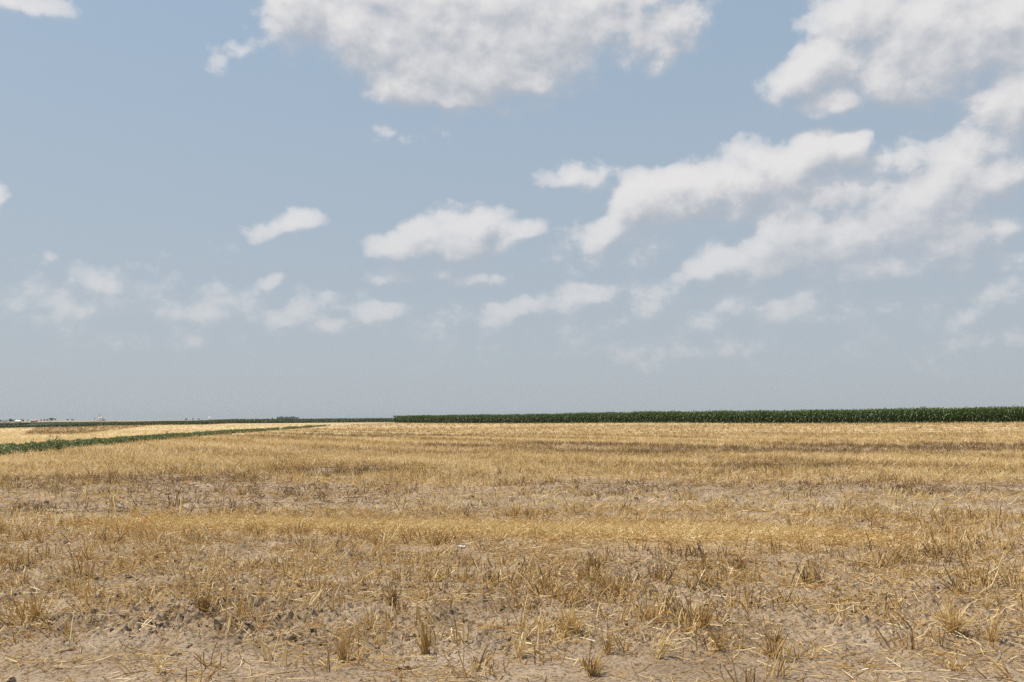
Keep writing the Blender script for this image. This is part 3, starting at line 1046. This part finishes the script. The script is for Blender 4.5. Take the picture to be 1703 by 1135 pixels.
# far-off wood that reads as one pale line
x0 = on_ground(596, 5200)[0]; x1 = on_ground(668, 5200)[0]
m = 9000
X = x0 + (x1 - x0) * rng.random(m); Y = 5200 + rng.random(m) * 60
z = ground_z(X, Y, False)
P = np.stack([X, Y, z + rng.random(m) * (11 + 3 * perlin(X / 14, X * 0, 180)) * sstep(0, 60, X - x0 + 8)], 1)
V, Fs, A_ = leaves(P, 4.0, np.clip(.5 + .2 * rng.standard_normal(m), 0, 1))
link('distant_woods', raw_mesh('distant_woods', V, Fs, {'tone': A_}), M_TREE, kind='stuff', label='pale far-off line of woods left of the corn')

# ------------------------------------------------------------------ haze
HAZE = 7e-5
hz = Shape().box(-8600, 8600, -8600, 8600, -5.2, 44)
m, nt, out = new_mat('summer_haze')
pv = N(nt, 'ShaderNodeVolumePrincipled')
pv.inputs['Color'].default_value = (.57, .63, .69, 1)
pv.inputs['Density'].default_value = HAZE
pv.inputs['Anisotropy'].default_value = .3
nt.links.new(pv.outputs[0], out.inputs['Volume'])
link('haze', hz.mesh('haze'), m, kind='stuff', label='thin summer haze over the fields')

# ------------------------------------------------------------------ sun and sky
SUN_AZ, SUN_EL = R(-78), R(59)          # azimuth from +Y towards +X
sd = Vector((math.sin(SUN_AZ) * math.cos(SUN_EL), math.cos(SUN_AZ) * math.cos(SUN_EL), math.sin(SUN_EL)))
sun_d = bpy.data.lights.new('sun', 'SUN'); sun_d.energy = 5.0; sun_d.angle = R(.53); sun_d.color = (1, .92, .80)
sun = bpy.data.objects.new('sun', sun_d); sun.rotation_euler = (-sd).to_track_quat('-Z', 'Y').to_euler(); sun.location = (0, 0, 60)
COL.objects.link(sun)

BLOBS = [
    (500, 32, 65, 50, 0, 1), (600, 55, 110, 45, 0, 1), (720, 60, 130, 70, 0, 1), (690, 140, 85, 26, 0, .95), (720, 112, 130, 42, 0, 1), (820, 120, 90, 36, 0, 1), (800, 90, 140, 72, 0, 1),
    (900, 60, 130, 70, 10, 1), (880, 138, 55, 24, 0, .9), (1000, 45, 110, 48, 10, .85), (1105, 50, 90, 42, 15, .75), (1100, 92, 42, 20, 25, .6),
    (440, 74, 40, 12, 25, .45), (362, 90, 18, 16, 0, .2), (830, 0, 330, 40, 0, 1), (770, 150, 80, 18, 0, 1),
    (1580, 60, 170, 75, 5, 1), (1450, 30, 95, 55, 0, .9), (1385, 112, 85, 40, 10, .95), (1375, 172, 55, 22, 10, .9), (1510, 115, 110, 36, 5, .95), (1690, 40, 80, 85, 0, 1),
    (1675, 165, 85, 45, 20, 1), (1615, 205, 50, 18, 20, .55), (1600, 262, 130, 26, 20, .6), (970, 288, 52, 20, -5, .6),
    (995, 390, 55, 28, 38, .85), (1060, 335, 70, 35, 28, 1), (1130, 325, 80, 42, 5, 1), (1240, 305, 90, 42, 10, 1), (1335, 275, 80, 36, 15, 1), (1410, 258, 48, 24, 12, .95), (1080, 400, 100, 30, 10, .38),
    (1205, 432, 60, 30, 20, .95), (1290, 392, 85, 42, 22, 1), (1380, 405, 110, 48, 10, 1), (1480, 385, 130, 54, 15, .9), (1560, 325, 110, 48, 15, .9), (1640, 300, 80, 38, 10, .9), (1685, 280, 60, 28, 20, .92), (1400, 440, 210, 26, 5, .45),
    (1680, 380, 60, 30, 20, .75), (1605, 437, 32, 12, 5, .6), (1690, 440, 40, 13, 0, .55),
    (690, 402, 65, 22, 3, .95), (770, 390, 70, 34, 12, 1), (810, 365, 42, 18, 20, .9), (862, 390, 42, 22, 30, .68),
    (720, 450, 95, 16, 0, .42), (800, 464, 42, 11, 5, .6), (482, 374, 34, 17, 15, .75), (440, 390, 34, 9, 10, .42), (455, 462, 28, 10, 15, .5),
    (130, 530, 75, 24, 20, .55), (180, 500, 50, 36, 20, .6), (235, 505, 65, 42, 0, .36), (50, 500, 75, 28, 10, .36),
    (490, 525, 62, 22, 22, .56), (545, 502, 25, 13, 30, .52), (565, 550, 62, 16, 5, .6), (637, 530, 46, 22, 10, .62),
    (845, 522, 72, 20, 15, .56), (950, 495, 70, 30, 20, .76), (1000, 492, 45, 32, 0, .62), (930, 530, 125, 22, 0, .42),
    (1088, 520, 55, 22, 32, .6), (1160, 537, 105, 22, 0, .5), (1230, 515, 60, 20, 5, .5), (1370, 510, 62, 20, 15, .5), (1370, 540, 115, 18, 8, .46), (1450, 480, 40, 17, 10, .48),
    (1620, 522, 62, 17, 5, .6), (1660, 495, 62, 24, 15, .62), (1530, 520, 95, 28, 0, .36), (1620, 565, 62, 15, 5, .5),
    (1300, 432, 140, 34, 5, .95), (1430, 432, 150, 36, 5, .85), (1565, 392, 110, 45, 8, .75), (1480, 300, 110, 40, 12, .6), (1470, 345, 260, 75, 14, .68), (1460, 395, 180, 55, 10, .8), (1570, 315, 120, 52, 14, .8), (1320, 345, 120, 40, 14, .7), (1650, 420, 90, 30, 10, .45), (1300, 520, 430, 55, 0, .5), (850, 545, 420, 38, 0, .4), (260, 535, 300, 48, 0, .44), (1640, 240, 110, 60, 20, .5), (1150, 590, 600, 30, 0, .36), (1000, 420, 120, 40, 10, .3),
    (2, 342, 22, 28, 0, .7), (22, 8, 70, 26, 0, .55), (82, 438, 20, 7, 15, .42), (640, 218, 15, 11, 0, .1), (720, 232, 25, 8, 10, .05), (368, 415, 16, 8, 0, .1), (345, 520, 25, 12, 15, .4),
]

w = bpy.data.worlds.new('World'); sc.world = w; w.use_nodes = True
nt = w.node_tree
for n in list(nt.nodes):
    nt.nodes.remove(n)


def mth(nt, op, a, b=None, c=None, clamp=False):
    n = nt.nodes.new('ShaderNodeMath'); n.operation = op; n.use_clamp = clamp
    for s, v in zip(n.inputs, (a, b, c)):
        if v is None:
            continue
        if isinstance(v, bpy.types.NodeSocket):
            nt.links.new(v, s)
        else:
            s.default_value = v
    return n.outputs[0]


CLW, CLH = 1.42, 1.62


def cloud_group():
    g = bpy.data.node_groups.new('cloud_density', 'ShaderNodeTree')
    g.interface.new_socket('Az', in_out='INPUT', socket_type='NodeSocketFloat')
    g.interface.new_socket('El', in_out='INPUT', socket_type='NodeSocketFloat')
    g.interface.new_socket('Density', in_out='OUTPUT', socket_type='NodeSocketFloat')
    g.interface.new_socket('Body', in_out='OUTPUT', socket_type='NodeSocketFloat')
    gi = g.nodes.new('NodeGroupInput'); go = g.nodes.new('NodeGroupOutput')
    az, el = gi.outputs[0], gi.outputs[1]
    cv = g.nodes.new('ShaderNodeCombineXYZ')
    g.links.new(mth(g, 'MULTIPLY', az, 1.35), cv.inputs[0]); g.links.new(mth(g, 'MULTIPLY', el, 1.75), cv.inputs[1])
    n1 = N(g, 'ShaderNodeTexNoise', i_Scale=6.5, i_Detail=3.0, i_Roughness=.55, noise_dimensions='2D')
    n2 = N(g, 'ShaderNodeTexNoise', i_Scale=12.0, i_Detail=8.0, i_Roughness=.64, noise_dimensions='2D')
    g.links.new(cv.outputs[0], n1.inputs['Vector']); g.links.new(cv.outputs[0], n2.inputs['Vector'])
    vo = N(g, 'ShaderNodeTexVoronoi', i_Scale=17.0, i_Detail=2.5, i_Roughness=.6, voronoi_dimensions='2D')
    g.links.new(cv.outputs[0], vo.inputs['Vector'])
    # bend the outlines
    p = g.nodes.new('ShaderNodeCombineXYZ'); g.links.new(az, p.inputs[0]); g.links.new(el, p.inputs[1])
    ofs = N(g, 'ShaderNodeVectorMath', operation='SUBTRACT'); g.links.new(n1.outputs['Color'], ofs.inputs[0]); ofs.inputs[1].default_value = (.5, .5, .5)
    sca = N(g, 'ShaderNodeVectorMath', operation='MULTIPLY_ADD'); g.links.new(ofs.outputs[0], sca.inputs[0])
    sca.inputs[1].default_value = (.065, .05, 0); g.links.new(p.outputs[0], sca.inputs[2])
    fl = N(g, 'ShaderNodeVectorMath', operation='MULTIPLY'); g.links.new(sca.outputs[0], fl.inputs[0]); fl.inputs[1].default_value = (1, 1, 0)
    acc = None; vec = None
    spx = N(g, 'ShaderNodeSeparateXYZ'); g.links.new(fl.outputs[0], spx.inputs[0])
    for kb, (px, py, rx, ry, rot, wt) in enumerate(BLOBS):
        if kb % 8 == 0:             # hang each batch on the one before, so that few values are alive at once
            vec = g.nodes.new('ShaderNodeCombineXYZ')
            g.links.new(spx.outputs[0], vec.inputs[0]); g.links.new(spx.outputs[1], vec.inputs[1]); vec.inputs[2].default_value = 1
            if acc is not None:
                g.links.new(mth(g, 'MULTIPLY_ADD', acc, 1e-7, 1.0), vec.inputs[2])
        a0, e0 = az_el(px, py)
        a1, _ = az_el(px + rx, py); _, e1 = az_el(px, py - ry)
        sx_ = max(a1 - a0, 1e-4) * CLW; sy_ = max(e1 - e0, 1e-4) * CLH
        c_, s_ = math.cos(R(rot)), math.sin(R(rot))
        ds = []
        for k_, (ux, uy) in ((1 / sx_, (c_, s_)), (1 / sy_, (-s_, c_))):
            dn = N(g, 'ShaderNodeVectorMath', operation='DOT_PRODUCT'); g.links.new(vec.outputs[0], dn.inputs[0])
            dn.inputs[1].default_value = (ux * k_, uy * k_, -(ux * a0 + uy * e0) * k_)
            ds.append(dn.outputs['Value'])
        r2 = mth(g, 'MULTIPLY_ADD', ds[1], ds[1], mth(g, 'MULTIPLY', ds[0], ds[0]))
        v = mth(g, 'MULTIPLY_ADD', r2, -wt, wt)
        acc = v if acc is None else mth(g, 'SMOOTH_MAX', acc, v, .2)
    body = mth(g, 'MAXIMUM', acc, -.6)
    nz = mth(g, 'SUBTRACT', n2.outputs['Fac'], .47)
    pf = mth(g, 'SUBTRACT', .55, vo.outputs['Distance'])
    # ragged at the rim, calm inside
    rim = mth(g, 'MULTIPLY_ADD', mth(g, 'MAXIMUM', body, 0.0), -.75, 1.0)
    dn_ = mth(g, 'MULTIPLY_ADD', nz, 2.1, mth(g, 'MULTIPLY', pf, .55))
    d = mth(g, 'MULTIPLY_ADD', dn_, rim, body)
    sh = mth(g, 'MULTIPLY_ADD', nz, .75, mth(g, 'MULTIPLY_ADD', pf, .20, body))
    g.links.new(d, go.inputs[0]); g.links.new(sh, go.inputs[1])
    return g


cg = cloud_group()
tc = nt.nodes.new('ShaderNodeTexCoord')
sep = nt.nodes.new('ShaderNodeSeparateXYZ'); nt.links.new(tc.outputs['Generated'], sep.inputs[0])
az = mth(nt, 'ARCTAN2', sep.outputs[0], sep.outputs[1])
el = mth(nt, 'ARCSINE', sep.outputs[2])
g1 = nt.nodes.new('ShaderNodeGroup'); g1.node_tree = cg
nt.links.new(az, g1.inputs[0]); nt.links.new(el, g1.inputs[1])
g2 = nt.nodes.new('ShaderNodeGroup'); g2.node_tree = cg
nt.links.new(mth(nt, 'ADD', az, -.009), g2.inputs[0]); nt.links.new(mth(nt, 'ADD', el, .020), g2.inputs[1])


def maprange(nt, v, a, b, c, d, smooth=True):
    n = nt.nodes.new('ShaderNodeMapRange'); n.interpolation_type = 'SMOOTHSTEP' if smooth else 'LINEAR'
    nt.links.new(v, n.inputs[0])
    for k, q in zip((1, 2, 3, 4), (a, b, c, d)):
        n.inputs[k].default_value = q
    return n.outputs[0]


WS = .1
lit = maprange(nt, mth(nt, 'SUBTRACT', g1.outputs[1], g2.outputs[1]), -.44, .52, 0, 1)
# crisp sunlit rims, soft undersides
soft = maprange(nt, lit, .25, .8, .85, .40, False)
an = nt.nodes.new('ShaderNodeMapRange'); an.interpolation_type = 'SMOOTHSTEP'
soft = mth(nt, 'MULTIPLY', soft, maprange(nt, el, .08, .24, 1.5, 1.0, False))
nt.links.new(g1.outputs[0], an.inputs[0]); an.inputs[1].default_value = -.16; nt.links.new(soft, an.inputs[2]); an.inputs[3].default_value = 0; an.inputs[4].default_value = .95
alpha = mth(nt, 'MULTIPLY', an.outputs[0], maprange(nt, g1.outputs[1], .05, .75, .5, 1.0))
c_sh = [v / WS for v in (.40, .425, .47)]; c_li = [v / WS for v in (.70, .685, .68)]
cloud = mixc(nt, lit, c_sh, c_li)
sky = nt.nodes.new('ShaderNodeTexSky'); sky.sky_type = 'NISHITA'; sky.sun_disc = False
sky.sun_elevation = SUN_EL; sky.sun_rotation = SUN_AZ
sky.air_density = 1.0; sky.dust_density = 2.5; sky.ozone_density = 1.0; sky.altitude = 900
# summer haze thickening towards the horizon
hf = maprange(nt, el, 0.0, .42, .97, .78, False)
hcol = mixc(nt, maprange(nt, el, 0.02, .42, 0, 1, False), [v / WS for v in (.398, .436, .467)], [v / WS for v in (.335, .432, .532)])
hcol = mixc(nt, maprange(nt, el, .5, 1.3, 0, 1), hcol, [v / WS for v in (.13, .22, .38)])
skyc = mixc(nt, hf, sky.outputs[0], hcol)
# clouds pale away into the haze when low
af = mth(nt, 'MULTIPLY', alpha, maprange(nt, el, .0, .26, .2, 1.0, False))
fin = mixc(nt, af, skyc, cloud)
bg = nt.nodes.new('ShaderNodeBackground'); bg.inputs['Strength'].default_value = WS
nt.links.new(fin, bg.inputs[0])
wo = nt.nodes.new('ShaderNodeOutputWorld'); nt.links.new(bg.outputs[0], wo.inputs[0])

# ------------------------------------------------------------------ render settings
sc.view_settings.view_transform = 'Standard'; sc.view_settings.look = 'None'
sc.view_settings.exposure = .2; sc.view_settings.gamma = 1
sc.view_settings.use_curve_mapping = False
sc.cycles.max_bounces = 5; sc.cycles.diffuse_bounces = 3; sc.cycles.glossy_bounces = 2; sc.cycles.transmission_bounces = 3
sc.cycles.volume_bounces = 0
sc.cycles.use_denoising = False
sc.cycles.use_adaptive_sampling = True; sc.cycles.adaptive_threshold = .012; sc.cycles.adaptive_min_samples = 16
w.cycles.sampling_method = 'NONE'
